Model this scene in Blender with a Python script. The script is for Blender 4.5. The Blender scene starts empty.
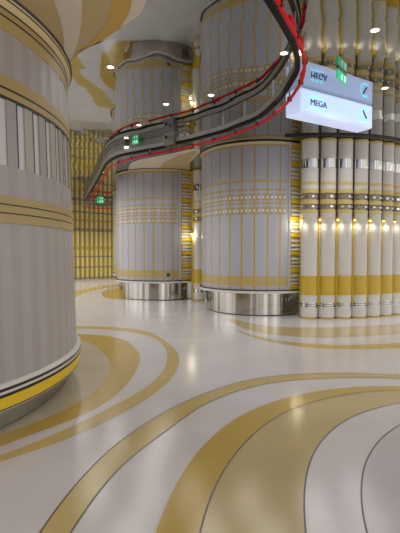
import bpy, math, random
from mathutils import Vector, Matrix
random.seed(7)
PI = math.pi
scene = bpy.context.scene
COL = scene.collection

# ------------------------------------------------------------------ materials
def lin(c):
    return tuple(((v/255)/12.92 if v/255 <= .04045 else ((v/255+.055)/1.055)**2.4) for v in c) + (1.0,)

MATS = {}
def mat(name, rgb, rough=.4, metal=0., spec=.5, noise=0., nscale=6., emit=0., emit_rgb=None, coat=0., bump=0., bscale=40.):
    m = bpy.data.materials.new(name); m.use_nodes = True
    nt = m.node_tree; b = nt.nodes['Principled BSDF']
    b.inputs['Base Color'].default_value = lin(rgb)
    b.inputs['Roughness'].default_value = rough
    b.inputs['Metallic'].default_value = metal
    b.inputs['Specular IOR Level'].default_value = spec
    b.inputs['Coat Weight'].default_value = coat
    b.inputs['Coat Roughness'].default_value = .08
    if emit:
        b.inputs['Emission Color'].default_value = lin(emit_rgb or rgb)
        b.inputs['Emission Strength'].default_value = emit
    tc = nt.nodes.new('ShaderNodeTexCoord')
    if noise:
        n = nt.nodes.new('ShaderNodeTexNoise'); n.inputs['Scale'].default_value = nscale
        n.inputs['Detail'].default_value = 6
        nt.links.new(tc.outputs['Object'], n.inputs['Vector'])
        mr = nt.nodes.new('ShaderNodeMapRange')
        mr.inputs['From Min'].default_value = .3; mr.inputs['From Max'].default_value = .7
        mr.inputs['To Min'].default_value = 1-noise; mr.inputs['To Max'].default_value = 1+noise
        nt.links.new(n.outputs['Fac'], mr.inputs['Value'])
        vm = nt.nodes.new('ShaderNodeVectorMath'); vm.operation = 'SCALE'
        vm.inputs[0].default_value = lin(rgb)[:3]
        nt.links.new(mr.outputs['Result'], vm.inputs['Scale'])
        nt.links.new(vm.outputs['Vector'], b.inputs['Base Color'])
    if bump:
        n2 = nt.nodes.new('ShaderNodeTexNoise'); n2.inputs['Scale'].default_value = bscale
        nt.links.new(tc.outputs['Object'], n2.inputs['Vector'])
        bp = nt.nodes.new('ShaderNodeBump'); bp.inputs['Strength'].default_value = bump
        bp.inputs['Distance'].default_value = .01
        nt.links.new(n2.outputs['Fac'], bp.inputs['Height']); nt.links.new(bp.outputs['Normal'], b.inputs['Normal'])
    MATS[name] = m
    return m

def mirror_mat():
    """mirror-finish metal ceiling panels: each 1.2 m panel is hung a hair out of true and slightly wavy"""
    m = bpy.data.materials.new('mirror_ceiling'); m.use_nodes = True
    nt = m.node_tree; b = nt.nodes['Principled BSDF']
    b.inputs['Base Color'].default_value = lin(MIRROR_RGB); b.inputs['Metallic'].default_value = 1
    b.inputs['Roughness'].default_value = .035
    geo = nt.nodes.new('ShaderNodeNewGeometry')
    def vm(op, a=None, bb=None, **k):
        n = nt.nodes.new('ShaderNodeVectorMath'); n.operation = op
        for i, v in enumerate((a, bb)):
            if v is None: continue
            if isinstance(v, tuple): n.inputs[i].default_value = v
            else: nt.links.new(v, n.inputs[i])
        if 'scale' in k: n.inputs['Scale'].default_value = k['scale']
        return n.outputs['Vector']
    cell = vm('FLOOR', vm('DIVIDE', geo.outputs['Position'], (1.2, 1.2, 50.)))
    wn = nt.nodes.new('ShaderNodeTexWhiteNoise'); nt.links.new(cell, wn.inputs['Vector'])
    t1 = vm('SCALE', vm('SUBTRACT', wn.outputs['Color'], (.5, .5, .5)), scale=PANEL_TILT)
    ns = nt.nodes.new('ShaderNodeTexNoise'); ns.inputs['Scale'].default_value = 2.2; ns.inputs['Detail'].default_value = 1
    nt.links.new(geo.outputs['Position'], ns.inputs['Vector'])
    t2 = vm('SCALE', vm('SUBTRACT', ns.outputs['Color'], (.5, .5, .5)), scale=PANEL_WAVE)
    nn = vm('NORMALIZE', vm('ADD', vm('ADD', geo.outputs['Normal'], t1), t2))
    nt.links.new(nn, b.inputs['Normal'])
    MATS['mirror'] = m
    return m

MIRROR_RGB = (162, 162, 158); PANEL_TILT = .016; PANEL_WAVE = .03
mirror_mat()
FLOOR = dict(rough=.17, spec=.6, noise=.06, nscale=1.3)
mat('terrazzo_grey', (206, 201, 202), **FLOOR)
mat('terrazzo_dim', (194, 189, 190), **FLOOR)
mat('terrazzo_gold', (186, 156, 72), **FLOOR)
mat('terrazzo_cream', (192, 169, 104), **FLOOR)
mat('terrazzo_tan', (186, 167, 118), **FLOOR)
mat('terrazzo_pale', (188, 176, 152), **FLOOR)
mat('inlay_line', (92, 84, 72), rough=.3)
mat('soffit_tan', (192, 172, 124), rough=.6)
mat('soffit_gold', (200, 164, 80), rough=.6)
mat('soffit_cream', (216, 207, 190), rough=.6)
mat('lavender', (163, 164, 172), rough=.28, noise=.03, nscale=1.5)
mat('stripe_gold', (178, 148, 58), rough=.35)
mat('stripe_dull', (162, 142, 92), rough=.35)
mat('gold_wash', (172, 152, 96), rough=.3)
mat('cream_rim', (196, 184, 140), rough=.4)
mat('silver', (196, 196, 196), rough=.15, metal=1)
mat('chrome', (205, 203, 198), rough=.06, metal=1)
mat('drum_steel', (178, 174, 166), rough=.10, metal=1, bump=.02, bscale=3)
mat('brushed_steel', (150, 146, 136), rough=.32, metal=1, noise=.1, nscale=3)
mat('black', (16, 15, 15), rough=.35)
mat('rail_black', (9, 9, 9), rough=.5, spec=.2)
mat('dark_line', (40, 31, 22), rough=.4)
mat('white', (205, 202, 194), rough=.35)
mat('rib_white', (222, 218, 206), rough=.4)
mat('rib_grey', (168, 165, 158), rough=.4)
mat('rib_gold', (220, 186, 40), rough=.35)
mat('tube_white', (206, 202, 194), rough=.42, spec=.5)
mat('tube_gold', (190, 158, 40), rough=.28)
mat('tube_cream', (204, 182, 116), rough=.3)
mat('wall_gold', (184, 158, 62), rough=.4)
mat('wall_cream', (216, 203, 142), rough=.4)
mat('wall_joint', (142, 132, 106), rough=.35)
mat('column_grey', (160, 152, 146), rough=.38, spec=.55, noise=.02, nscale=2)
mat('column_light', (165, 159, 157), rough=.38, spec=.55)
mat('slot_white', (206, 203, 202), rough=.3)
mat('slot_warm', (170, 162, 152), rough=.4)
mat('band_gold', (170, 148, 92), rough=.4)
mat('cornice_cream', (206, 188, 140), rough=.45)
mat('ledge_yellow', (224, 188, 40), rough=.3)
mat('rail_grey', (122, 122, 116), rough=.35, metal=.3)
mat('rail_light', (160, 158, 150), rough=.35, metal=.3)
mat('rail_red', (190, 8, 24), rough=.5, spec=.2, emit=.12, emit_rgb=(235, 8, 26))
mat('clip_dark', (60, 12, 16), rough=.5)
mat('sign_face', (190, 210, 250), rough=.3, emit=1.1, emit_rgb=(172, 196, 250))
mat('sign_frame', (200, 212, 240), rough=.3, emit=.72, emit_rgb=(198, 214, 252))
mat('sign_glyph', (160, 240, 250), rough=.3, emit=1.3, emit_rgb=(130, 245, 255))
mat('sign_letter', (74, 88, 104), rough=.4)
mat('exit_green', (40, 190, 130), rough=.3, emit=.55, emit_rgb=(50, 215, 150))
mat('exit_white', (220, 255, 235), rough=.3, emit=.7, emit_rgb=(215, 255, 235))
mat('lamp_glow', (255, 244, 222), rough=.4, emit=6, emit_rgb=(255, 240, 214))
mat('gap_glow', (255, 236, 150), rough=.4, emit=5, emit_rgb=(255, 232, 140))

# ------------------------------------------------------------------ mesh helpers
class MB:
    def __init__(s): s.v = []; s.f = []; s.m = []; s.mats = []; s.sm = []
    def mi(s, m):
        if m not in s.mats: s.mats.append(m)
        return s.mats.index(m)
    def face(s, idx, m, smooth=False): s.f.append(tuple(idx)); s.m.append(s.mi(m)); s.sm.append(smooth)
    def vert(s, p): s.v.append(tuple(p)); return len(s.v)-1
    def box(s, c, size, m, rz=0., rx=0., ry=0.):
        M = Matrix.Translation(c) @ Matrix.Rotation(rz, 4, 'Z') @ Matrix.Rotation(ry, 4, 'Y') @ Matrix.Rotation(rx, 4, 'X')
        h = [v/2 for v in size]; i = []
        for z in (-1, 1):
            for x, y in ((-1, -1), (1, -1), (1, 1), (-1, 1)): i.append(s.vert(M @ Vector((x*h[0], y*h[1], z*h[2]))))
        for q in ((3, 2, 1, 0), (4, 5, 6, 7), (0, 1, 5, 4), (1, 2, 6, 5), (2, 3, 7, 6), (3, 0, 4, 7)): s.face([i[k] for k in q], m)
    def lathe(s, prof, a0=0., a1=2*PI, n=96, center=(0, 0), caps=True):
        """prof: [(radius, z, material of the ring above it)], angle 0 looks to -Y"""
        full = abs(a1-a0-2*PI) < 1e-6
        cols = n if full else n+1; rows = []
        for r, z, _ in prof:
            rows.append([s.vert((center[0]+r*math.sin(a0+(a1-a0)*k/n), center[1]-r*math.cos(a0+(a1-a0)*k/n), z)) for k in range(cols)])
        for j in range(len(prof)-1):
            for k in range(n):
                k2 = (k+1) % cols
                s.face((rows[j][k], rows[j][k2], rows[j+1][k2], rows[j+1][k]), prof[j][2], True)
        if full and caps:
            if prof[0][0] > 1e-4: s.face(rows[0][::-1], prof[0][2])
            if prof[-1][0] > 1e-4: s.face(rows[-1], prof[-1][2])
    def sweep(s, path, prof, m):
        """closed profile [(sideways, z)] swept along a plan path of (x, y, z0)"""
        rows = []
        for i, p in enumerate(path):
            a = path[max(0, i-1)]; b = path[min(len(path)-1, i+1)]
            t = Vector((b[0]-a[0], b[1]-a[1], 0)).normalized(); nrm = Vector((t.y, -t.x, 0))
            rows.append([s.vert((p[0]+nrm.x*o, p[1]+nrm.y*o, z)) for o, z in prof])
        k = len(prof)
        for i in range(len(path)-1):
            for j in range(k):
                s.face((rows[i][j], rows[i][(j+1) % k], rows[i+1][(j+1) % k], rows[i+1][j]), m, k > 6)
        s.face(rows[0][::-1], m); s.face(rows[-1], m)
    def strip(s, A, B, z, m):
        ia = [s.vert((p[0], p[1], z)) for p in A]; ib = [s.vert((p[0], p[1], z)) for p in B]
        for k in range(len(A)-1): s.face((ia[k], ib[k], ib[k+1], ia[k+1]), m)
    def poly(s, P, z, m): s.face([s.vert((p[0], p[1], z)) for p in P], m)
    def build(s, name, parent=None, loc=None, fix=True):
        me = bpy.data.meshes.new(name); me.from_pydata(s.v, [], s.f)
        for m in s.mats: me.materials.append(MATS[m])
        me.polygons.foreach_set('material_index', s.m); me.polygons.foreach_set('use_smooth', s.sm)
        if fix:
            import bmesh
            bm = bmesh.new(); bm.from_mesh(me); bmesh.ops.recalc_face_normals(bm, faces=bm.faces); bm.to_mesh(me); bm.free()
        me.set_sharp_from_angle(angle=math.radians(32)); me.update()
        o = bpy.data.objects.new(name, me); COL.objects.link(o)
        if parent: o.parent = parent
        if loc: o.location = loc
        return o

def empty(name, loc, rz=0.):
    o = bpy.data.objects.new(name, None); COL.objects.link(o); o.location = loc; o.rotation_euler = (0, 0, rz)
    o.empty_display_size = .3
    return o
def tag(o, label=None, cat=None, group=None, kind=None):
    if label: o['label'] = label
    if cat: o['category'] = cat
    if group: o['group'] = group
    if kind: o['kind'] = kind
    return o
def copy_tree(o, parent=None):
    c = o.copy(); COL.objects.link(c)
    if parent: c.parent = parent
    for ch in [x for x in bpy.data.objects if x.parent == o]: copy_tree(ch, c)
    return c
def smooth_path(P, n=8):
    """Catmull-Rom through plan points"""
    Q = [P[0]]+list(P)+[P[-1]]; out = []
    for i in range(1, len(Q)-2):
        p0, p1, p2, p3 = [Vector((q[0], q[1])) for q in Q[i-1:i+3]]
        for k in range(n):
            t = k/n
            out.append(.5*((2*p1)+(p2-p0)*t+(2*p0-5*p1+4*p2-p3)*t*t+(3*p1-p0-3*p2+p3)*t*t*t))
    out.append(Vector(P[-1][:2]))
    return out
def resample(P, n):
    L = [0]
    for a, b in zip(P, P[1:]): L.append(L[-1]+(b-a).length)
    out = []; j = 0
    for i in range(n):
        d = L[-1]*i/(n-1)
        while j < len(L)-2 and L[j+1] < d: j += 1
        t = (d-L[j])/max(1e-9, L[j+1]-L[j]); out.append(P[j].lerp(P[j+1], t))
    return out
def relax(P, it=12):
    for _ in range(it):
        P = [P[0]]+[(P[i-1]+2*P[i]+P[i+1])/4 for i in range(1, len(P)-1)]+[P[-1]]
    return P
def offset(P, d):
    out = []
    for i, p in enumerate(P):
        t = (P[min(i+1, len(P)-1)]-P[max(0, i-1)]).normalized(); out.append(p+Vector((t.y, -t.x))*d)
    return out

# ------------------------------------------------------------------ plan curves (metres; camera stands over 0,0 looking along +Y)
GOLD_RING = ([(-2.156, 7.799), (-1.859, 7.705), (-1.605, 7.613), (-1.229, 7.183), (-0.91, 6.356), (-0.818, 5.804), (-0.804, 5.186), (-0.857, 4.55), (-0.996, 4.027), (-1.214, 3.673), (-1.426, 3.451), (-1.538, 3.253), (-1.666, 3.062)], [(-1.998, 7.224), (-1.811, 7.024), (-1.625, 6.727), (-1.327, 6.082), (-1.16, 5.549), (-1.115, 5.102), (-1.119, 4.617), (-1.225, 4.16), (-1.363, 3.854), (-1.508, 3.652), (-1.639, 3.47), (-1.715, 3.376), (-1.787, 3.288)])
CREAM_RING = ([(-2.469, 8.646), (-1.87, 8.588), (-1.265, 8.308), (-0.936, 7.995), (-0.549, 7.102), (-0.337, 6.388), (-0.273, 5.804), (-0.305, 5.186), (-0.435, 4.617), (-0.629, 4.105), (-0.867, 3.673), (-1.154, 3.253), (-1.435, 3.032), (-1.568, 2.878)], [(-2.389, 8.362), (-1.798, 8.254), (-1.21, 7.945), (-0.784, 7.435), (-0.525, 6.587), (-0.451, 5.912), (-0.468, 5.316), (-0.564, 4.792), (-0.76, 4.302), (-1.026, 3.784), (-1.216, 3.432), (-1.47, 3.108), (-1.612, 2.96)])
CREAM_SWEEP = ([(-0.86, 2.149), (-0.867, 2.243), (-0.854, 2.428), (-0.805, 2.715), (-0.732, 3.092), (-0.608, 3.432), (-0.446, 3.784), (-0.243, 4.132), (0.0, 4.454), (0.28, 4.756), (0.59, 5.021), (0.975, 5.186), (1.487, 5.272), (1.982, 5.272), (2.437, 5.186), (2.758, 5.102)], [(-0.701, 2.149), (-0.694, 2.243), (-0.673, 2.4), (-0.638, 2.691), (-0.536, 3.018), (-0.395, 3.34), (-0.217, 3.673), (0.0, 4.132), (0.262, 4.454), (0.555, 4.721), (0.93, 4.942), (1.422, 5.041), (1.911, 5.081), (2.37, 5.041), (2.694, 4.981)])
GOLD_SWEEP = ([(-0.251, 2.149), (-0.24, 2.243), (-0.219, 2.428), (-0.161, 2.715), (-0.092, 2.974), (0.0, 3.237), (0.217, 3.673), (0.475, 4.027), (0.816, 4.331), (1.178, 4.55), (1.666, 4.721), (2.238, 4.756), (2.554, 4.721)], [(-0.015, 2.149), (0.0, 2.267), (0.029, 2.447), (0.097, 2.715), (0.216, 3.047), (0.405, 3.432), (0.682, 3.854), (0.974, 4.132), (1.344, 4.392), (1.767, 4.55), (2.173, 4.617), (2.499, 4.617)])
TAN_SWEEP = ([(-0.015, 2.149), (0.0, 2.267), (0.029, 2.447), (0.097, 2.715), (0.216, 3.047), (0.405, 3.432), (0.682, 3.854), (0.974, 4.132), (1.344, 4.392), (1.767, 4.55), (2.173, 4.617), (2.499, 4.617)], [(0.548, 2.149), (0.561, 2.243), (0.614, 2.496), (0.691, 2.775), (0.793, 3.047), (0.947, 3.34), (1.157, 3.631), (1.426, 3.902), (1.741, 4.105), (1.986, 4.215), (2.33, 4.302)])
INNER_LINE = [(0.881, 2.149), (0.892, 2.243), (0.96, 2.496), (1.066, 2.775), (1.204, 3.047), (1.436, 3.376), (1.734, 3.673), (2.155, 3.976)]
TUBE_RING = ([(0.604, 9.924), (0.963, 9.142), (1.417, 8.646), (1.984, 8.474), (2.796, 8.53), (4.16, 8.887), (4.992, 9.275)], [(0.581, 9.553), (0.875, 8.308), (1.279, 7.799), (1.763, 7.523), (2.453, 7.478), (3.654, 7.799), (4.361, 8.097)])
OUTER_RING = ([(0.677, 8.254), (0.877, 7.799), (1.206, 7.349), (1.647, 7.024), (2.256, 6.872), (3.293, 7.024), (3.916, 7.265)], [(0.672, 8.201), (0.861, 7.658), (1.165, 7.102), (1.586, 6.762), (2.163, 6.587), (3.122, 6.656), (3.706, 6.872)])
FAR_BLOB = [(-3.611, 15.621), (-3.698, 16.853), (-3.481, 17.545), (-2.989, 17.789), (-2.491, 17.789), (-1.91, 13.627), (-2.268, 13.483), (-2.769, 13.627), (-3.191, 14.232)]
FAR_SWIRL = ([(-4.86, 16.011), (-4.646, 17.308), (-4.395, 18.833), (-3.735, 20.008)], [(-4.052, 13.342), (-4.194, 15.621), (-4.04, 17.308), (-3.516, 18.833)])
SOFFIT = [(-0.303, 3.33), (-0.45, 3.717), (-0.548, 3.932), (-0.728, 4.137), (-0.949, 4.365), (-1.147, 4.554), (-1.272, 4.666), (-1.378, 4.808), (-1.494, 5.012)]
SOF_CREAM = ([(-1.137, 3.33), (-1.238, 3.717), (-1.3, 4.119), (-1.405, 4.51), (-1.537, 4.857)], [(-0.879, 3.33), (-1.001, 3.717), (-1.121, 4.119), (-1.27, 4.51), (-1.411, 4.808)])
SOF_GOLD = ([(-0.622, 3.33), (-0.746, 3.717), (-0.895, 4.119), (-1.151, 4.489), (-1.304, 4.666)], [(-0.5, 3.33), (-0.577, 3.717), (-0.67, 3.99), (-0.875, 4.345), (-1.013, 4.426)])
SOF_EDGE = ([(-0.5, 3.33), (-0.577, 3.717), (-0.67, 3.99), (-0.875, 4.345), (-1.013, 4.426)], [(-0.303, 3.33), (-0.45, 3.717), (-0.548, 3.932), (-0.728, 4.137), (-0.949, 4.365)])
PATCH = [(-2.274, 13.654), (-2.009, 12.419), (-1.702, 11.881), (-1.336, 11.569), (-0.634, 10.991), (-0.097, 10.518), (0.0, 10.936), (-0.161, 11.63), (-0.421, 13.007), (-0.453, 14.003), (-1.662, 14.37)]
PATCH_GOLD = ([(-1.31, 13.486), (-1.091, 12.419), (-0.752, 11.63), (-0.383, 11.046), (-0.099, 10.723)], [(-0.312, 13.486), (-0.294, 12.706), (-0.278, 12.011), (-0.158, 11.389), (-0.077, 11.046)])
BLACK = [(0.533, 3.773), (0.635, 3.979), (0.826, 4.352), (1.013, 4.759), (1.127, 5.068), (1.206, 5.421), (1.211, 5.862), (1.181, 6.422), (1.006, 7.283), (0.715, 7.762), (0.469, 8.14), (0.147, 8.485), (-0.204, 8.83), (-0.546, 9.103), (-0.84, 9.447), (-1.36, 9.819), (-1.968, 10.327), (-2.446, 11.26), (-3.085, 13.203), (-4.387, 17.059), (-5.027, 19.024)]
RED = [(0.549, 3.542), (0.656, 3.735), (0.789, 4.017), (0.974, 4.386), (1.146, 4.806), (1.207, 5.035), (1.274, 5.439), (1.276, 5.842), (1.242, 6.353), (1.099, 7.015), (0.938, 7.401), (0.746, 7.704), (0.467, 8.103), (0.147, 8.468), (-0.204, 8.835), (-0.548, 9.128), (-1.163, 9.595), (-1.618, 10.005), (-2.004, 10.511), (-2.412, 11.34), (-3.099, 13.467), (-3.933, 16.014), (-4.779, 18.572)]
RED_FAR = [(-5.49, 20.408), (-5.286, 21.104), (-4.928, 21.248), (-4.565, 21.395), (-4.157, 21.594)]
DL = [(0.177, 6.993), (1.065, 5.534), (2.847, 6.698), (1.989, 4.97), (-1.213, 8.627), (-0.58, 7.414)]
EXIT_NEAR = [(1.864, 5.931), (2.082, 6.212)]
SIGN = [(1.52, 6.618), (2.983, 7.494)]
EXITFAR = [(-4.461, 19.437)]
EX2 = [(-1.786, 9.923)]
WORLD = 1.5; FILL = 40.; GAP = 1.2; EXPO = -.27

CEIL = 4.02; SOFFIT_Z = 3.635

# ------------------------------------------------------------------ floor
fm = MB()
fm.poly([(-16, -8), (14, -8), (14, 36), (-16, 36)], 0, 'terrazzo_grey')
def fband(ab, m, z, lines=(), n=90):
    A = relax(resample(smooth_path(ab[0]), n)); B = relax(resample(smooth_path(ab[1]), n))
    fm.strip(A, B, z, m)
    for w in lines:
        P = (A, B)[w]; fm.strip(offset(P, -.005), offset(P, .005), z+.0008, 'inlay_line')
    return A, B
LC = Vector((-4.0006, 4.5033))
CREAM_SWEEP = (CREAM_SWEEP[0]+[(3.6, 4.75), (4.9, 3.7), (5.6, 2.0)], CREAM_SWEEP[1]+[(3.5, 4.65), (4.78, 3.62), (5.45, 2.0)])
GOLD_SWEEP = (GOLD_SWEEP[0]+[(3.3, 4.45), (4.5, 3.5), (5.2, 2.0)], GOLD_SWEEP[1]+[(3.2, 4.32), (4.3, 3.35), (4.9, 2.0)])
TAN_SWEEP = (TAN_SWEEP[0]+[(3.2, 4.32), (4.3, 3.35), (4.9, 2.0)], TAN_SWEEP[1]+[(2.9, 4.1), (3.7, 3.2), (4.1, 2.0)])
INNER_LINE = INNER_LINE+[(2.6, 3.95), (3.2, 3.2), (3.5, 2.0)]
GOLD_RING = ([(-4.4, 8.0), (-3.2, 8.05)]+GOLD_RING[0], [(-4.4, 7.4), (-3.1, 7.45)]+GOLD_RING[1])
CREAM_RING = ([(-5.0, 8.75), (-3.6, 8.8)]+CREAM_RING[0], [(-5.0, 8.5), (-3.6, 8.52)]+CREAM_RING[1])
A, B = fband(GOLD_RING, 'terrazzo_gold', .0012)
fm.strip(B, [LC+(p-LC).normalized()*2.3 for p in B], .0010, 'terrazzo_pale')
fband(CREAM_RING, 'terrazzo_cream', .0014)
fband(CREAM_SWEEP, 'terrazzo_cream', .0014, (0, 1))
fband(TAN_SWEEP, 'terrazzo_tan', .0010, (1,))
fband(GOLD_SWEEP, 'terrazzo_gold', .0014, (1,))
L_ = resample(smooth_path(INNER_LINE), 80)
fm.strip(offset(L_, -.005), offset(L_, .005), .0016, 'inlay_line')
fm.poly(L_, .0012, 'terrazzo_dim')
fband(TUBE_RING, 'terrazzo_tan', .0012)
fband(OUTER_RING, 'terrazzo_cream', .0012)
fm.poly(resample(smooth_path(FAR_BLOB+FAR_BLOB[:1]), 60)[:-1], .0012, 'terrazzo_gold')
fband(FAR_SWIRL, 'terrazzo_cream', .0010)
tag(fm.build('floor', fix=False), kind='structure')

# ------------------------------------------------------------------ ceilings
cm = MB()
cm.box((-1.5, 14.5, CEIL+.05), (17, 31, .1), 'mirror')
P = resample(smooth_path(PATCH+PATCH[:1]), 70)[:-1]
cm.poly(P[::-1], CEIL-.004, 'soffit_cream')
A = resample(smooth_path(PATCH_GOLD[0]), 30); B = resample(smooth_path(PATCH_GOLD[1]), 30)
cm.strip(A, B, CEIL-.006, 'soffit_tan')
tag(cm.build('ceiling', fix=False), kind='structure')

sm = MB()
edge = resample(smooth_path([(0.55, -1.0), (0.35, 0.8), (0.05, 2.2)]+SOFFIT+[(-1.75, 5.6), (-2.3, 6.3), (-3.4, 7.0), (-5.2, 7.6), (-8, 8)]), 120)
outer = [(-9, 8), (-9, -1.0)]
ring = [(p.x, p.y) for p in edge]+outer
sm.poly(ring, SOFFIT_Z, 'soffit_tan')
i0 = [sm.vert((x, y, SOFFIT_Z)) for x, y in ring]; i1 = [sm.vert((x, y, CEIL)) for x, y in ring]
for k in range(len(ring)-1): sm.face((i0[k], i0[k+1], i1[k+1], i1[k]), 'soffit_cream')
def sband(ab, m, z):
    sm.strip(resample(smooth_path(ab[0]), 30), resample(smooth_path(ab[1]), 30), z, m)
sband(SOF_CREAM, 'soffit_cream', SOFFIT_Z-.003)
sband(SOF_GOLD, 'soffit_gold', SOFFIT_Z-.003)
sband(SOF_EDGE, 'soffit_cream', SOFFIT_Z-.004)
tag(sm.build('ceiling', fix=False), kind='structure')

# ------------------------------------------------------------------ fluted gold wall far behind
wm = MB()
w0 = Vector((-6.7, 23.4)); wd = Vector((.725, .689)); wn_ = Vector((wd.y, -wd.x))
zc = [0, .10, .62, .70, 1.20, 1.28, 1.62, 1.80, 2.62, 2.80, 3.15, 3.28, 3.62, 3.72, CEIL]
def wmat(j, k):
    z = (zc[j]+zc[j+1])/2
    if any(a <= z <= b for a, b in ((0, .1), (.62, .7), (1.2, 1.28), (2.62, 2.8), (3.62, 3.72))): return 'wall_joint'
    if any(a <= z <= b for a, b in ((1.62, 1.8), (3.15, 3.28))): return 'wall_gold'
    return 'wall_cream' if k in (3, 4) else 'wall_gold'
NS = 8; per = .285
for i in range(-15, 18):
    c0 = w0+wd*(i*per)
    rows = []
    for z in zc:
        row = []
        for k in range(NS+1):
            a = PI*k/NS; p = c0-wd*(math.cos(a)*per/2)+wn_*(math.sin(a)*.12)
            row.append(wm.vert((p.x, p.y, z)))
        rows.append(row)
    for j in range(len(zc)-1):
        for k in range(NS): wm.face((rows[j][k], rows[j][k+1], rows[j+1][k+1], rows[j+1][k]), wmat(j, k), True)
tag(wm.build('wall_back', fix=False), kind='structure')

# ------------------------------------------------------------------ big grey column at the left
c = empty('round_column', (LC.x, LC.y, 0))
tag(c, 'huge grey column with slotted middle, gold bands and yellow-edged foot, nearest the viewer', 'column')
R = 2.5586
m = MB(); NF = 72; SUB = 6; n = NF*SUB
def shaft(z0, z1, amp, mats, name):
    b = MB(); ra, rb = [], []
    for k in range(n):
        a = 2*PI*k/n; u = (k % SUB)/SUB
        r = R+amp*math.sin(2*PI*u)
        ra.append(b.vert((r*math.cos(a), r*math.sin(a), z0))); rb.append(b.vert((r*math.cos(a), r*math.sin(a), z1)))
    for k in range(n): b.face((ra[k], ra[(k+1) % n], rb[(k+1) % n], rb[k]), mats[k % SUB], True)
    b.face(ra[::-1], mats[0]); b.face(rb, mats[0])
    return b.build(name, c)
G, W = 'column_grey', 'column_light'
shaft(.40, 1.742, .004, [G, G, G, W, W, W], 'lower_shaft')
shaft(1.965, 2.22, .004, [G, G, G, W, W, W], 'middle_shaft')
shaft(2.965, 3.35, .004, [G, G, G, W, W, W], 'upper_shaft')
# slotted zone: panels standing proud of a white core with dark slits
b = MB(); b.lathe([(R-.012, 2.20, 'slot_white'), (R-.012, 2.79, 'slot_white')], n=216); b.build('slot_core', c)
b = MB()
for k in range(NF):
    a0 = 2*PI*k/NF
    def seg(f0, f1, r0, r1, mm):
        for q in range(2):
            u0 = a0+2*PI/NF*(f0+(f1-f0)*q/2); u1 = a0+2*PI/NF*(f0+(f1-f0)*(q+1)/2)
            i = [b.vert((r*math.cos(u), r*math.sin(u), z)) for z in (2.22, 2.785) for r in (r0, r1) for u in (u0, u1)]
            b.face((i[2], i[3], i[7], i[6]), mm); b.face((i[0], i[2], i[6], i[4]), mm); b.face((i[1], i[3], i[7], i[5]), mm)
            b.face((i[0], i[1], i[3], i[2]), mm); b.face((i[4], i[5], i[7], i[6]), mm)
    seg(0, .5, R-.03, R+.004, 'slot_warm' if k % 2 else 'column_grey'); seg(.5, .57, R-.03, R+.005, 'dark_line')
b.build('slot_panel', c)
def hoop(name, z0, z1, mats):
    b = MB(); prof = []
    for z, r, mm in mats: prof.append((r, z, mm))
    b.lathe(prof, n=216, caps=False); return b.build(name, c)
rr = R+.012
hoop('gold_band', 0, 0, [(1.74, R-.05, 'band_gold'), (1.74, rr, 'band_gold'), (1.816, rr, 'dark_line'), (1.829, rr, 'band_gold'), (1.888, rr, 'dark_line'), (1.901, rr, 'band_gold'), (1.967, rr, 'band_gold'), (1.967, R-.05, 'band_gold')])
hoop('gold_band', 0, 0, [(2.775, R-.05, 'dark_line'), (2.775, rr, 'dark_line'), (2.797, rr, 'band_gold'), (2.852, rr, 'dark_line'), (2.872, rr, 'band_gold'), (2.967, rr, 'band_gold'), (2.967, R-.05, 'band_gold')])
hoop('cornice', 0, 0, [(3.345, R-.05, 'band_gold'), (3.345, R+.006, 'band_gold'), (3.455, R+.008, 'dark_line'), (3.472, R+.010, 'band_gold'), (3.515, R+.014, 'dark_line'), (3.532, R+.016, 'cornice_cream'), (3.585, R+.03, 'cornice_cream'), (3.588, R+.04, 'black'), (3.600, R+.045, 'cornice_cream'), (3.612, R+.05, 'black'), (3.634, R+.065, 'black'), (3.634, R-.05, 'black')])
lg = hoop('ledge', 0, 0, [(.425, R-.05, 'white'), (.425, R+.02, 'white'), (.405, R+.052, 'white'), (.395, R+.052, 'black'), (.369, R+.05, 'white'), (.347, R+.05, 'black'), (.320, R+.048, 'ledge_yellow'), (.222, R+.034, 'dark_line'), (.212, R+.034, 'white'), (.196, R+.02, 'white'), (.19, R-.15, 'white')])
b = MB(); b.lathe([(R-.12, 0, 'brushed_steel'), (R-.10, .02, 'brushed_steel'), (R-.10, .20, 'brushed_steel')], n=160); b.build('plinth', c)

# the drum-shaped column is a little wider at the foot than at the head
for ch in [o for o in bpy.data.objects if o.parent == c]:
    for v in ch.data.vertices:
        k = 1+.026*(1.6-v.co.z)/2.56
        v.co.x *= k; v.co.y *= k

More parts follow.
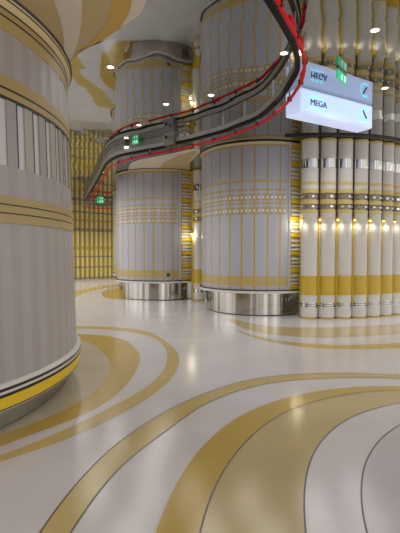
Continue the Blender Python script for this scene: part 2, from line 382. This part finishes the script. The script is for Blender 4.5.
# ------------------------------------------------------------------ striped columns
RP = 1.48; PANEL_END = .362; PANEL_START = -2.5
def striped_column(loc, rz):
    c = empty('striped_column', loc, rz)
    b = MB()
    stripes = [.21-.2*k for k in range(14)]
    cuts = {PANEL_START, PANEL_END}; kind = {}
    for s in stripes:
        for d in (-.085, -.055, -.014, .014, .055, .085): cuts.add(round(s+d, 4))
    cuts = sorted(x for x in cuts if PANEL_START <= x <= PANEL_END)
    zs = [.625, .72, .74, .94, 2.19]
    rows = [2.383, 2.498, 2.606, 2.69, 2.80, 2.917]
    silv = [2.445, 2.745]
    for r in rows: zs += [r-.024, r+.024]
    for r in silv: zs += [r-.026, r+.026]
    zs += [3.085, 3.14, 3.90, 3.94, CEIL-.012]; zs = sorted(set(round(z, 4) for z in zs))
    def pm(a, z):
        d = min(abs(a-s) for s in stripes)
        if z > 3.94: return 'cream_rim'
        if z > 3.90: return 'gold_wash'
        if 3.085 < z < 3.14: return 'gold_wash'
        if any(abs(z-r) < .024 for r in rows): return 'stripe_dull' if d < .085 else 'lavender'
        if any(abs(z-r) < .026 for r in silv): return 'white' if d < .02 or .055 < d < .085 else ('stripe_dull' if d < .055 else 'lavender')
        if d < .014: return 'stripe_gold' if z < 2.19 else 'stripe_dull'
        if .72 < z < .94: return 'gold_wash'
        return 'lavender'
    g = []
    for z in zs: g.append([b.vert((RP*math.sin(a), -RP*math.cos(a), z)) for a in cuts])
    for j in range(len(zs)-1):
        for k in range(len(cuts)-1):
            b.face((g[j][k], g[j][k+1], g[j+1][k+1], g[j+1][k]), pm((cuts[k]+cuts[k+1])/2, (zs[j]+zs[j+1])/2), True)
    b.build('curved_panel', c, fix=False)
    # frame round the panel
    b = MB()
    for a in (PANEL_END, PANEL_START):
        sg = 1 if a > 0 else -1
        b.box(((RP-.03)*math.sin(a+sg*.004), -(RP-.03)*math.cos(a+sg*.004), 2.32), (.018, .10, 3.38), 'white', rz=a)
        b.box(((RP-.02)*math.sin(a+sg*.019), -(RP-.02)*math.cos(a+sg*.019), 2.32), (.026, .10, 3.38), 'rib_grey', rz=a)
        b.box(((RP-.03)*math.sin(a+sg*.032), -(RP-.03)*math.cos(a+sg*.032), 2.32), (.014, .09, 3.38), 'black', rz=a)
    b.build('panel_frame', c)
    # ribbed side of stacked discs
    b = MB(); z = .60; prof = []
    seq = [('rib_gold', .14), ('rib_white', .06), ('rib_grey', .028), ('rib_white', .07), ('rib_gold', .03), ('rib_white', .06), ('rib_grey', .028)]
    k = 0
    while z < CEIL-.02:
        mm, h = seq[k % len(seq)]; h = min(h*random.uniform(.85, 1.2), CEIL-.012-z)
        if h <= .002: break
        bulge = .03 if mm != 'rib_grey' else 0.
        prof += [(RP-.05, z, mm), (RP-.04+bulge, z+h*.25, mm), (RP-.04+bulge, z+h*.75, mm)]
        z += h; k += 1
    prof.append((RP-.05, z, 'rib_white'))
    b.lathe(prof, n=72); b.build('ribbed_side', c)
    b = MB(); b.lathe([(RP-.1, CEIL-.05, 'cream_rim'), (RP+.025, CEIL-.05, 'cream_rim'), (RP+.035, CEIL-.026, 'black'), (RP+.035, CEIL-.004, 'black'), (RP-.1, CEIL-.004, 'black')], n=120, caps=False); b.build('top_rim', c)
    b = MB(); b.lathe([(RP-.22, .535, 'white'), (RP+.05, .545, 'white'), (RP+.055, .60, 'black'), (RP+.05, .628, 'black'), (RP-.1, .628, 'black')], n=120, caps=False); b.build('ledge', c)
    b = MB(); b.lathe([(1.28, 0, 'black'), (1.28, .014, 'drum_steel'), (1.27, .02, 'drum_steel'), (1.27, .54, 'drum_steel')], n=120); b.build('plinth', c)
    return c
front = striped_column((1.52, 11.28, 0), 0)
tag(front, 'gold-striped grey column on a steel drum, beside the white tubes', 'column', 'gold-striped columns')
back = copy_tree(front); back.location = (-1.31, 14.49, 0); back.rotation_euler.z = .125
tag(back, 'gold-striped grey column on a steel drum, second one back, under the red-edged track', 'column', 'gold-striped columns')
b = MB(); b.box((.16, -RP-.004, .80), (.09, .03, .10), 'black'); b.build('socket', back)
third = copy_tree(front); third.location = (-2.19, 18.4, 0); third.rotation_euler.z = -.5
tag(third, 'striped column almost hidden behind the others, only its pale left edge showing', 'column', 'gold-striped columns')

# ------------------------------------------------------------------ bundles of white tubes
TR = .1915
def make_tube(parent):
    b = MB()
    b.lathe([(TR-.012, 0, 'tube_gold'), (TR-.012, .035, 'tube_gold'), (TR, .04, 'tube_white'), (TR, 2.36, 'tube_cream'), (TR+.006, 2.37, 'tube_cream'), (TR+.006, 2.43, 'tube_cream'),
             (TR-.018, 2.445, 'wall_joint'), (TR-.018, 2.55, 'wall_joint'), (TR+.006, 2.56, 'tube_cream'), (TR+.006, 2.65, 'tube_cream'), (TR-.018, 2.665, 'wall_joint'),
             (TR-.018, 2.785, 'wall_joint'), (TR+.006, 2.80, 'tube_cream'), (TR+.006, 2.89, 'tube_cream'), (TR, 2.90, 'tube_white'), (TR, 2.985, 'tube_cream'), (TR+.004, 2.99, 'tube_cream'),
             (TR+.004, 3.05, 'tube_cream'), (TR, 3.055, 'tube_white'), (TR, 3.94, 'tube_cream'), (TR+.008, 3.945, 'tube_cream'), (TR+.008, 3.99, 'tube_cream'), (TR-.01, 4.01, 'tube_cream')], n=28)
    t = b.build('tube', parent)
    b = MB(); b.lathe([(TR-.02, .53, 'tube_gold'), (TR+.007, .535, 'tube_gold'), (TR+.007, .965, 'tube_gold'), (TR-.02, .97, 'tube_gold')], n=28, caps=False); b.build('gold_band', t)
    b = MB(); b.lathe([(TR-.02, 3.35, 'chrome'), (TR+.008, 3.355, 'chrome'), (TR+.008, 3.555, 'chrome'), (TR-.02, 3.56, 'chrome')], n=28, caps=False); b.build('chrome_band', t)
    for z in (2.505, 2.725):
        b = MB()
        for k in range(8):
            a = k*PI/4+.2; b.box(((TR-.008)*math.sin(a), -(TR-.008)*math.cos(a), z), (.06, .026, .045), 'silver', rz=a)
        b.build('joint_ring', t)
    b = MB()
    b.lathe([(TR-.02, .255, 'chrome'), (TR+.006, .26, 'chrome'), (TR+.006, .285, 'black'), (TR+.006, .298, 'chrome'), (TR+.006, .33, 'black'), (TR+.006, .343, 'chrome'), (TR+.006, .37, 'chrome'), (TR-.02, .375, 'chrome')], n=28, caps=False)
    b.build('checked_ring', t)
    return t
TC = Vector((2.7448, 12.8781)); TB = 3.193; P0 = -.0264; ST = .12021
tc = empty('tube_column', (TC.x, TC.y, 0))
tag(tc, 'bundle of tall white tubes with chrome and yellow bands and glowing gaps, under the lit sign', 'column')
def gap_fit(parent, a, r, strip=True):
    x, y = r*math.sin(a), -r*math.cos(a)
    b = MB()
    if strip: b.lathe([(.024, .30, 'tube_gold'), (.024, 2.20, 'dark_line'), (.016, 2.21, 'dark_line'), (.016, 4.0, 'dark_line')], n=10, center=(x, y)); b.build('gap_strip', parent)
    x2, y2 = (r+.06)*math.sin(a), -(r+.06)*math.cos(a)
    b = MB(); b.box((x2, y2, 2.235), (.07, .10, .05), 'rib_gold', rz=a); g = b.build('gap_light', parent)
    b = MB(); b.lathe([(.022, 2.195, 'gap_glow'), (.026, 2.212, 'gap_glow')], n=12, center=(x2, y2)); b.build('lens', g)
    return Vector((x2, y2))
tube0 = None; GAPS = []
for k in range(-1, 10):
    a = P0+(k+.5)*ST
    if tube0 is None: tube0 = make_tube(tc); t = tube0
    else: t = copy_tree(tube0, tc)
    t.location = (TB*math.sin(a), -TB*math.cos(a), 0); t.rotation_euler.z = a
    ag = P0+k*ST
    g = gap_fit(tc, ag, TB+.085, k >= 0); GAPS.append((TC+(TC+g-TC), ag))
b = MB()
b.lathe([(TB-.13, .0, 'wall_gold'), (TB-.13, 4.0, 'wall_gold')], a0=P0-ST-.005, a1=P0+ST*9.6, n=40); b.build('backing', tc, fix=False)
b = MB(); b.lathe([(TB+.36, 3.985, 'black'), (TB+.40, 3.985, 'black'), (TB+.40, 4.018, 'black'), (TB+.36, 4.018, 'black'), (TB+.36, 3.985, 'black')], a0=P0-ST*1.9, a1=P0+ST*9.5, n=60); b.build('canopy_ring', tc, fix=True)

tb = empty('tube_column', (.01, 13.25, 0))
tag(tb, 'slim white tube with a yellow band squeezed between the two striped columns', 'column')
for dx, dy in ((-.02, 0), (.37, .16)):
    t = copy_tree(tube0, tb); t.location = (dx, dy, 0); t.rotation_euler.z = 0
b = MB(); b.lathe([(.04, 0, 'tube_gold'), (.04, 4.0, 'tube_gold')], n=12, center=(-.235, .06)); s = b.build('gap_strip', tb)
b = MB(); b.box((-.245, -.04, 2.05), (.09, .10, .05), 'rib_gold'); g = b.build('gap_light', tb)
b = MB(); b.lathe([(.028, 2.008, 'gap_glow'), (.032, 2.026, 'gap_glow')], n=12, center=(-.245, -.05)); b.build('lens', g)

# ------------------------------------------------------------------ overhead track with red edge
tr = empty('overhead_track', (BLACK[8][0], BLACK[8][1], CEIL))
tag(tr, 'winding grey and black ceiling track edged with a red light tube', 'ceiling track')
off = Vector((-BLACK[8][0], -BLACK[8][1], -CEIL))
def trk(b, name, parent=None):
    b.v = [(x+off.x, y+off.y, z+off.z) for x, y, z in b.v]
    return b.build(name, parent or tr)
bp = smooth_path([(.28, 3.1)]+BLACK, 8); rp = smooth_path([(.34, 3.0)]+RED, 8)
def rect(o0, o1, z0, z1): return [(o0, z0), (o1, z0), (o1, z1), (o0, z1)]
b = MB(); b.sweep(bp, rect(-.030, .030, 3.745, 3.795), 'rail_black'); trk(b, 'black_rail')
b = MB(); b.sweep(bp, rect(-.034, .02, 3.797, 3.875), 'rail_light'); trk(b, 'channel')
i174 = 14*8
b = MB(); b.sweep(bp[i174:], rect(-.02, .012, 3.876, 4.016), 'rail_grey'); trk(b, 'fascia')
oct_ = [(.022*math.cos(2*PI*k/8), 3.645+.022*math.sin(2*PI*k/8)) for k in range(8)]
b = MB(); b.sweep(rp, oct_, 'rail_red'); tube = trk(b, 'light_tube')
fr = smooth_path(RED_FAR, 6)
b = MB(); b.sweep(fr, [(2*o, z) for o, z in oct_], 'rail_red'); trk(b, 'light_tube')
b = MB(); b.sweep(fr, rect(-.04, .04, 3.78, 3.9), 'rail_grey'); trk(b, 'channel')
# red modules on the near turn
L = resample(rp, 400); acc = 0
for i in range(6, 380, 14):
    p = L[i]; t = (L[i+1]-L[i-1]).normalized(); ang = math.atan2(t.y, t.x)
    q = min(bp, key=lambda v: (v-p).length)
    b = MB(); b.box((p.x, p.y, 3.655), (.03, .062, .062), 'clip_dark', rz=ang)
    b.box((p.x, p.y, 3.72), (.016, .02, .09), 'rail_grey', rz=ang)
    trk(b, 'clip')
for i in range(0, 64, 10):
    p = L[i]; t = (L[i+1]-L[max(0, i-1)]).normalized(); ang = math.atan2(t.y, t.x)
    b = MB(); b.box((p.x, p.y, 3.69), (.15, .035, .09), 'rail_red', rz=ang); trk(b, 'red_module')
for i in range(12, len(bp)-4, 11):
    p = bp[i]
    b = MB(); b.lathe([(.011, 3.87, 'silver'), (.011, 4.018, 'silver')], n=10, center=(p.x, p.y)); trk(b, 'hanger')
b = MB(); q = bp[i174]; a = math.atan2(bp[i174+1].y-bp[i174-1].y, bp[i174+1].x-bp[i174-1].x)
b.box((q.x-.06, q.y+.02, 3.88), (.30, .14, .27), 'rail_grey', rz=a)
br = trk(b, 'bracket')
b = MB(); b.box((q.x+.19, q.y-.10, 3.93), (.26, .16, .02), 'silver', rz=a-.3, rx=.25); b.box((q.x+.19, q.y-.10, 3.82), (.24, .14, .02), 'silver', rz=a-.3, rx=-.1)
trk(b, 'bracket_plate', br)
b = MB(); b.lathe([(.03, 3.862, 'black'), (.03, 3.91, 'black')], n=14, center=(q.x-.16, q.y-.06)); trk(b, 'bracket_hole', br)
for px in (17*8-2, 17*8+5, 18*8, 18*8+5, 19*8, 19*8+4):
    p = bp[px]; b = MB(); b.lathe([(.05, 3.90, 'lamp_glow'), (.05, 3.93, 'rail_grey'), (.05, 4.0, 'rail_grey')], n=14, center=(p.x+.12, p.y-.14)); trk(b, 'track_lamp')

# ------------------------------------------------------------------ lit ceiling sign
s0 = Vector(SIGN[0]); s1 = Vector(SIGN[1]); sd = (s1-s0); SL = sd.length; th = math.atan2(sd.y, sd.x)
sg = empty('hanging_sign', (s0.x, s0.y, CEIL-.40), th)
tag(sg, 'glowing pale blue ceiling sign box in front of the white tubes', 'sign')
DP = .33
b = MB(); b.box((SL/2, DP/2, .20), (SL, DP, .392), 'sign_frame'); bx = b.build('box', sg)
bv = bx.modifiers.new('bevel', 'BEVEL'); bv.width = .03; bv.segments = 3
b = MB(); b.box((SL/2, -.004, .215), (SL-.12, .02, .29), 'sign_face'); b.build('face', sg)
def text_mesh(s, size, name, m, parent, loc, dz=.004):
    cu = bpy.data.curves.new(name, 'FONT'); cu.body = s; cu.size = size; cu.extrude = dz
    o = bpy.data.objects.new(name, cu); COL.objects.link(o); bpy.context.view_layer.update()
    me = bpy.data.meshes.new_from_object(o.evaluated_get(bpy.context.evaluated_depsgraph_get()))
    bpy.data.objects.remove(o); me.materials.clear(); me.materials.append(MATS[m])
    t = bpy.data.objects.new(name, me); COL.objects.link(t); t.parent = parent; t.location = loc; t.rotation_euler = (PI/2, 0, 0)
    return t
text_mesh('MEGA', .135, 'lettering', 'sign_letter', sg, (.20, -.020, .15))
b = MB()
for k in range(3):
    x = .24+.10*k
    b.box((x, -.017, .275), (.075, .008, .012), 'sign_glyph'); b.box((x, -.017, .25), (.05, .008, .012), 'sign_glyph')
    b.box((x, -.017, .268), (.012, .008, .06), 'sign_glyph'); b.box((x, -.017, .115), (.08, .008, .016), 'sign_glyph')
b.box((.34, -.017, .115), (.30, .008, .012), 'sign_glyph'); b.build('glyph_row', sg)
b = MB(); ex = SL-.25
for k in range(14):
    a = PI*.3+k*PI*1.4/13
    b.box((ex+.085*math.cos(a), -.017, .2+.10*math.sin(a)), (.045, .008, .022), 'sign_glyph', ry=-(a+PI/2))
b.box((ex+.04, -.017, .30), (.13, .008, .022), 'sign_glyph'); b.box((ex+.05, -.017, .10), (.11, .008, .022), 'sign_glyph')
b.box((ex+.015, -.019, .205), (.15, .008, .028), 'sign_letter', ry=PI*.3)
b.build('emblem', sg)

# ------------------------------------------------------------------ exit signs
def exit_sign(loc, rz, w, h, label, dbl=True):
    e = empty('exit_sign', loc, rz)
    b = MB(); b.box((w/2, 0, h/2), (w, .02, h), 'exit_green'); b.build('panel', e)
    b = MB(); y = -.0115
    b.box((w*.80, y, h*.5), (w*.18, .003, h*.66), 'exit_white'); b.build('doorway_mark', e); b = MB()
    b.box((w*.48, y, h*.76), (w*.07, .003, h*.14), 'exit_white'); b.box((w*.46, y, h*.52), (w*.09, .003, h*.34), 'exit_white', ry=.4)
    b.box((w*.40, y, h*.28), (w*.20, .003, h*.08), 'exit_white', ry=.6); b.box((w*.52, y, h*.26), (w*.06, .003, h*.24), 'exit_white', ry=-.5)
    b.build('pictogram', e)
    tag(e, label, 'exit sign', 'exit signs')
    return e
e0, e1 = Vector(EXIT_NEAR[0]), Vector(EXIT_NEAR[1]); ed = e1-e0
e = exit_sign((e0.x, e0.y, CEIL-.15), math.atan2(ed.y, ed.x), ed.length, .125, 'green exit sign hanging from the ceiling in front of the glowing blue sign')
b = MB(); b.box((ed.length/2, 0, .137), (ed.length*.9, .03, .026), 'rail_grey'); b.build('mount', e)
exit_sign((-4.98, 20.9, CEIL-.155), .15, .30, .15, 'small green exit sign at the far end of the red-edged track')
p = bp[16*8+2]; t = (bp[16*8+3]-bp[16*8+1]).normalized()
exit_sign((p.x-.02, p.y-.13, CEIL-.095), math.atan2(-t.y, -t.x), .18, .09, 'small green exit sign in front of the grey face of the ceiling track')

# ------------------------------------------------------------------ recessed downlights
def downlight(x, y, label):
    d = empty('downlight', (x, y, CEIL))
    b = MB(); b.lathe([(.045, -.006, 'white'), (.06, -.006, 'white'), (.06, 0, 'white'), (.045, 0, 'white'), (.045, -.006, 'white')], n=24, caps=False); b.build('trim_ring', d)
    b = MB(); b.lathe([(.044, -.004, 'lamp_glow'), (.044, -.001, 'lamp_glow')], n=24); b.build('lens', d)
    tag(d, label, 'downlight', 'recessed ceiling downlights')
labs = ['round white downlight at the top left corner of the rear striped column','round white downlight above the left half of the large striped column', 'round white downlight beside the bend of the track, left of the blue sign',
        'round white downlight at the right end of the blue sign', 'round white downlight high up near the top right corner',
        'round white downlight just left of the track bracket', 'round white downlight above the track, between the two striped columns']
for (x, y), l in zip([(-1.22, 5.94)]+DL, labs): downlight(x, y, l)

# ------------------------------------------------------------------ light
w = bpy.data.worlds.new('hall'); scene.world = w; w.use_nodes = True
nt = w.node_tree; bg = nt.nodes['Background']; bg.inputs['Strength'].default_value = WORLD
# the rest of the hall all round: tall light and dark zones
tcw = nt.nodes.new('ShaderNodeTexCoord'); mp = nt.nodes.new('ShaderNodeMapping'); mp.inputs['Scale'].default_value = (1, 1, .12)
nz = nt.nodes.new('ShaderNodeTexNoise'); nz.inputs['Scale'].default_value = 4.5; nz.inputs['Detail'].default_value = 2
rp_ = nt.nodes.new('ShaderNodeValToRGB')
rp_.color_ramp.elements[0].position = .40; rp_.color_ramp.elements[0].color = (.30, .285, .27, 1)
rp_.color_ramp.elements[1].position = .66; rp_.color_ramp.elements[1].color = (2.3, 2.25, 2.25, 1)
nt.links.new(tcw.outputs['Generated'], mp.inputs['Vector']); nt.links.new(mp.outputs['Vector'], nz.inputs['Vector'])
nt.links.new(nz.outputs['Fac'], rp_.inputs['Fac']); nt.links.new(rp_.outputs['Color'], bg.inputs['Color'])
def lamp(kind, name, loc, energy, color=(1, .98, .96), size=.1, rot=(0, 0, 0), spot=None):
    l = bpy.data.lights.new(name, kind); l.energy = energy; l.color = color
    if kind == 'AREA': l.shape = 'DISK'; l.size = size
    else: l.shadow_soft_size = size
    if spot: l.spot_size = spot; l.spot_blend = .6
    o = bpy.data.objects.new(name, l); COL.objects.link(o); o.location = loc; o.rotation_euler = rot
    return o
random.seed(3)
for gx in range(-6, 5):
    for gy in range(5, 22):
        x = gx*1.15+random.uniform(-.2, .2); y = gy*1.1+random.uniform(-.2, .2)
        if x > 4.2 or (x > -.3 and y > 9.4) or (y > 12.3 and x > -2.9 and y < 16.5) or (x < -1.9 and y < 7.6) or x < -8 or y > 16.7+ (x+14)*.62: continue
        e = .45 if y < 7.6 else (.42 if y < 11.5 else .72)
        lamp('SPOT', 'fill_spot', (x, y, CEIL-.34), FILL*e, size=.32, spot=2.7)  # added fill spots without fittings, separate from the recessed downlights, to brighten the hall
for p, a in GAPS[:9]:
    lamp('SPOT', 'gap_lamp', (p.x+.09*math.sin(a), p.y-.09*math.cos(a), 2.19), GAP*6, color=(1, .96, .82), size=.05, spot=2.2)
lamp('POINT', 'gap_lamp', (-.26, 13.10, 1.97), GAP*3.5, color=(1, .95, .76), size=.04)
lamp('POINT', 'gap_lamp', (2.22, 9.80, 2.12), GAP*3.5, color=(1, .95, .76), size=.04)

# ------------------------------------------------------------------ camera
cam = bpy.data.cameras.new('camera'); co = bpy.data.objects.new('camera', cam); COL.objects.link(co)
cam.sensor_fit = 'VERTICAL'; cam.sensor_height = 24; cam.lens = 24*429.43/533
co.location = (0, 0, 1.5); co.rotation_euler = (PI/2-.0341, 0, 0); cam.clip_start = .05
scene.camera = co
scene.view_settings.view_transform = 'Standard'; scene.view_settings.look = 'None'
scene.view_settings.exposure = EXPO; scene.view_settings.gamma = 1; scene.view_settings.use_curve_mapping = False
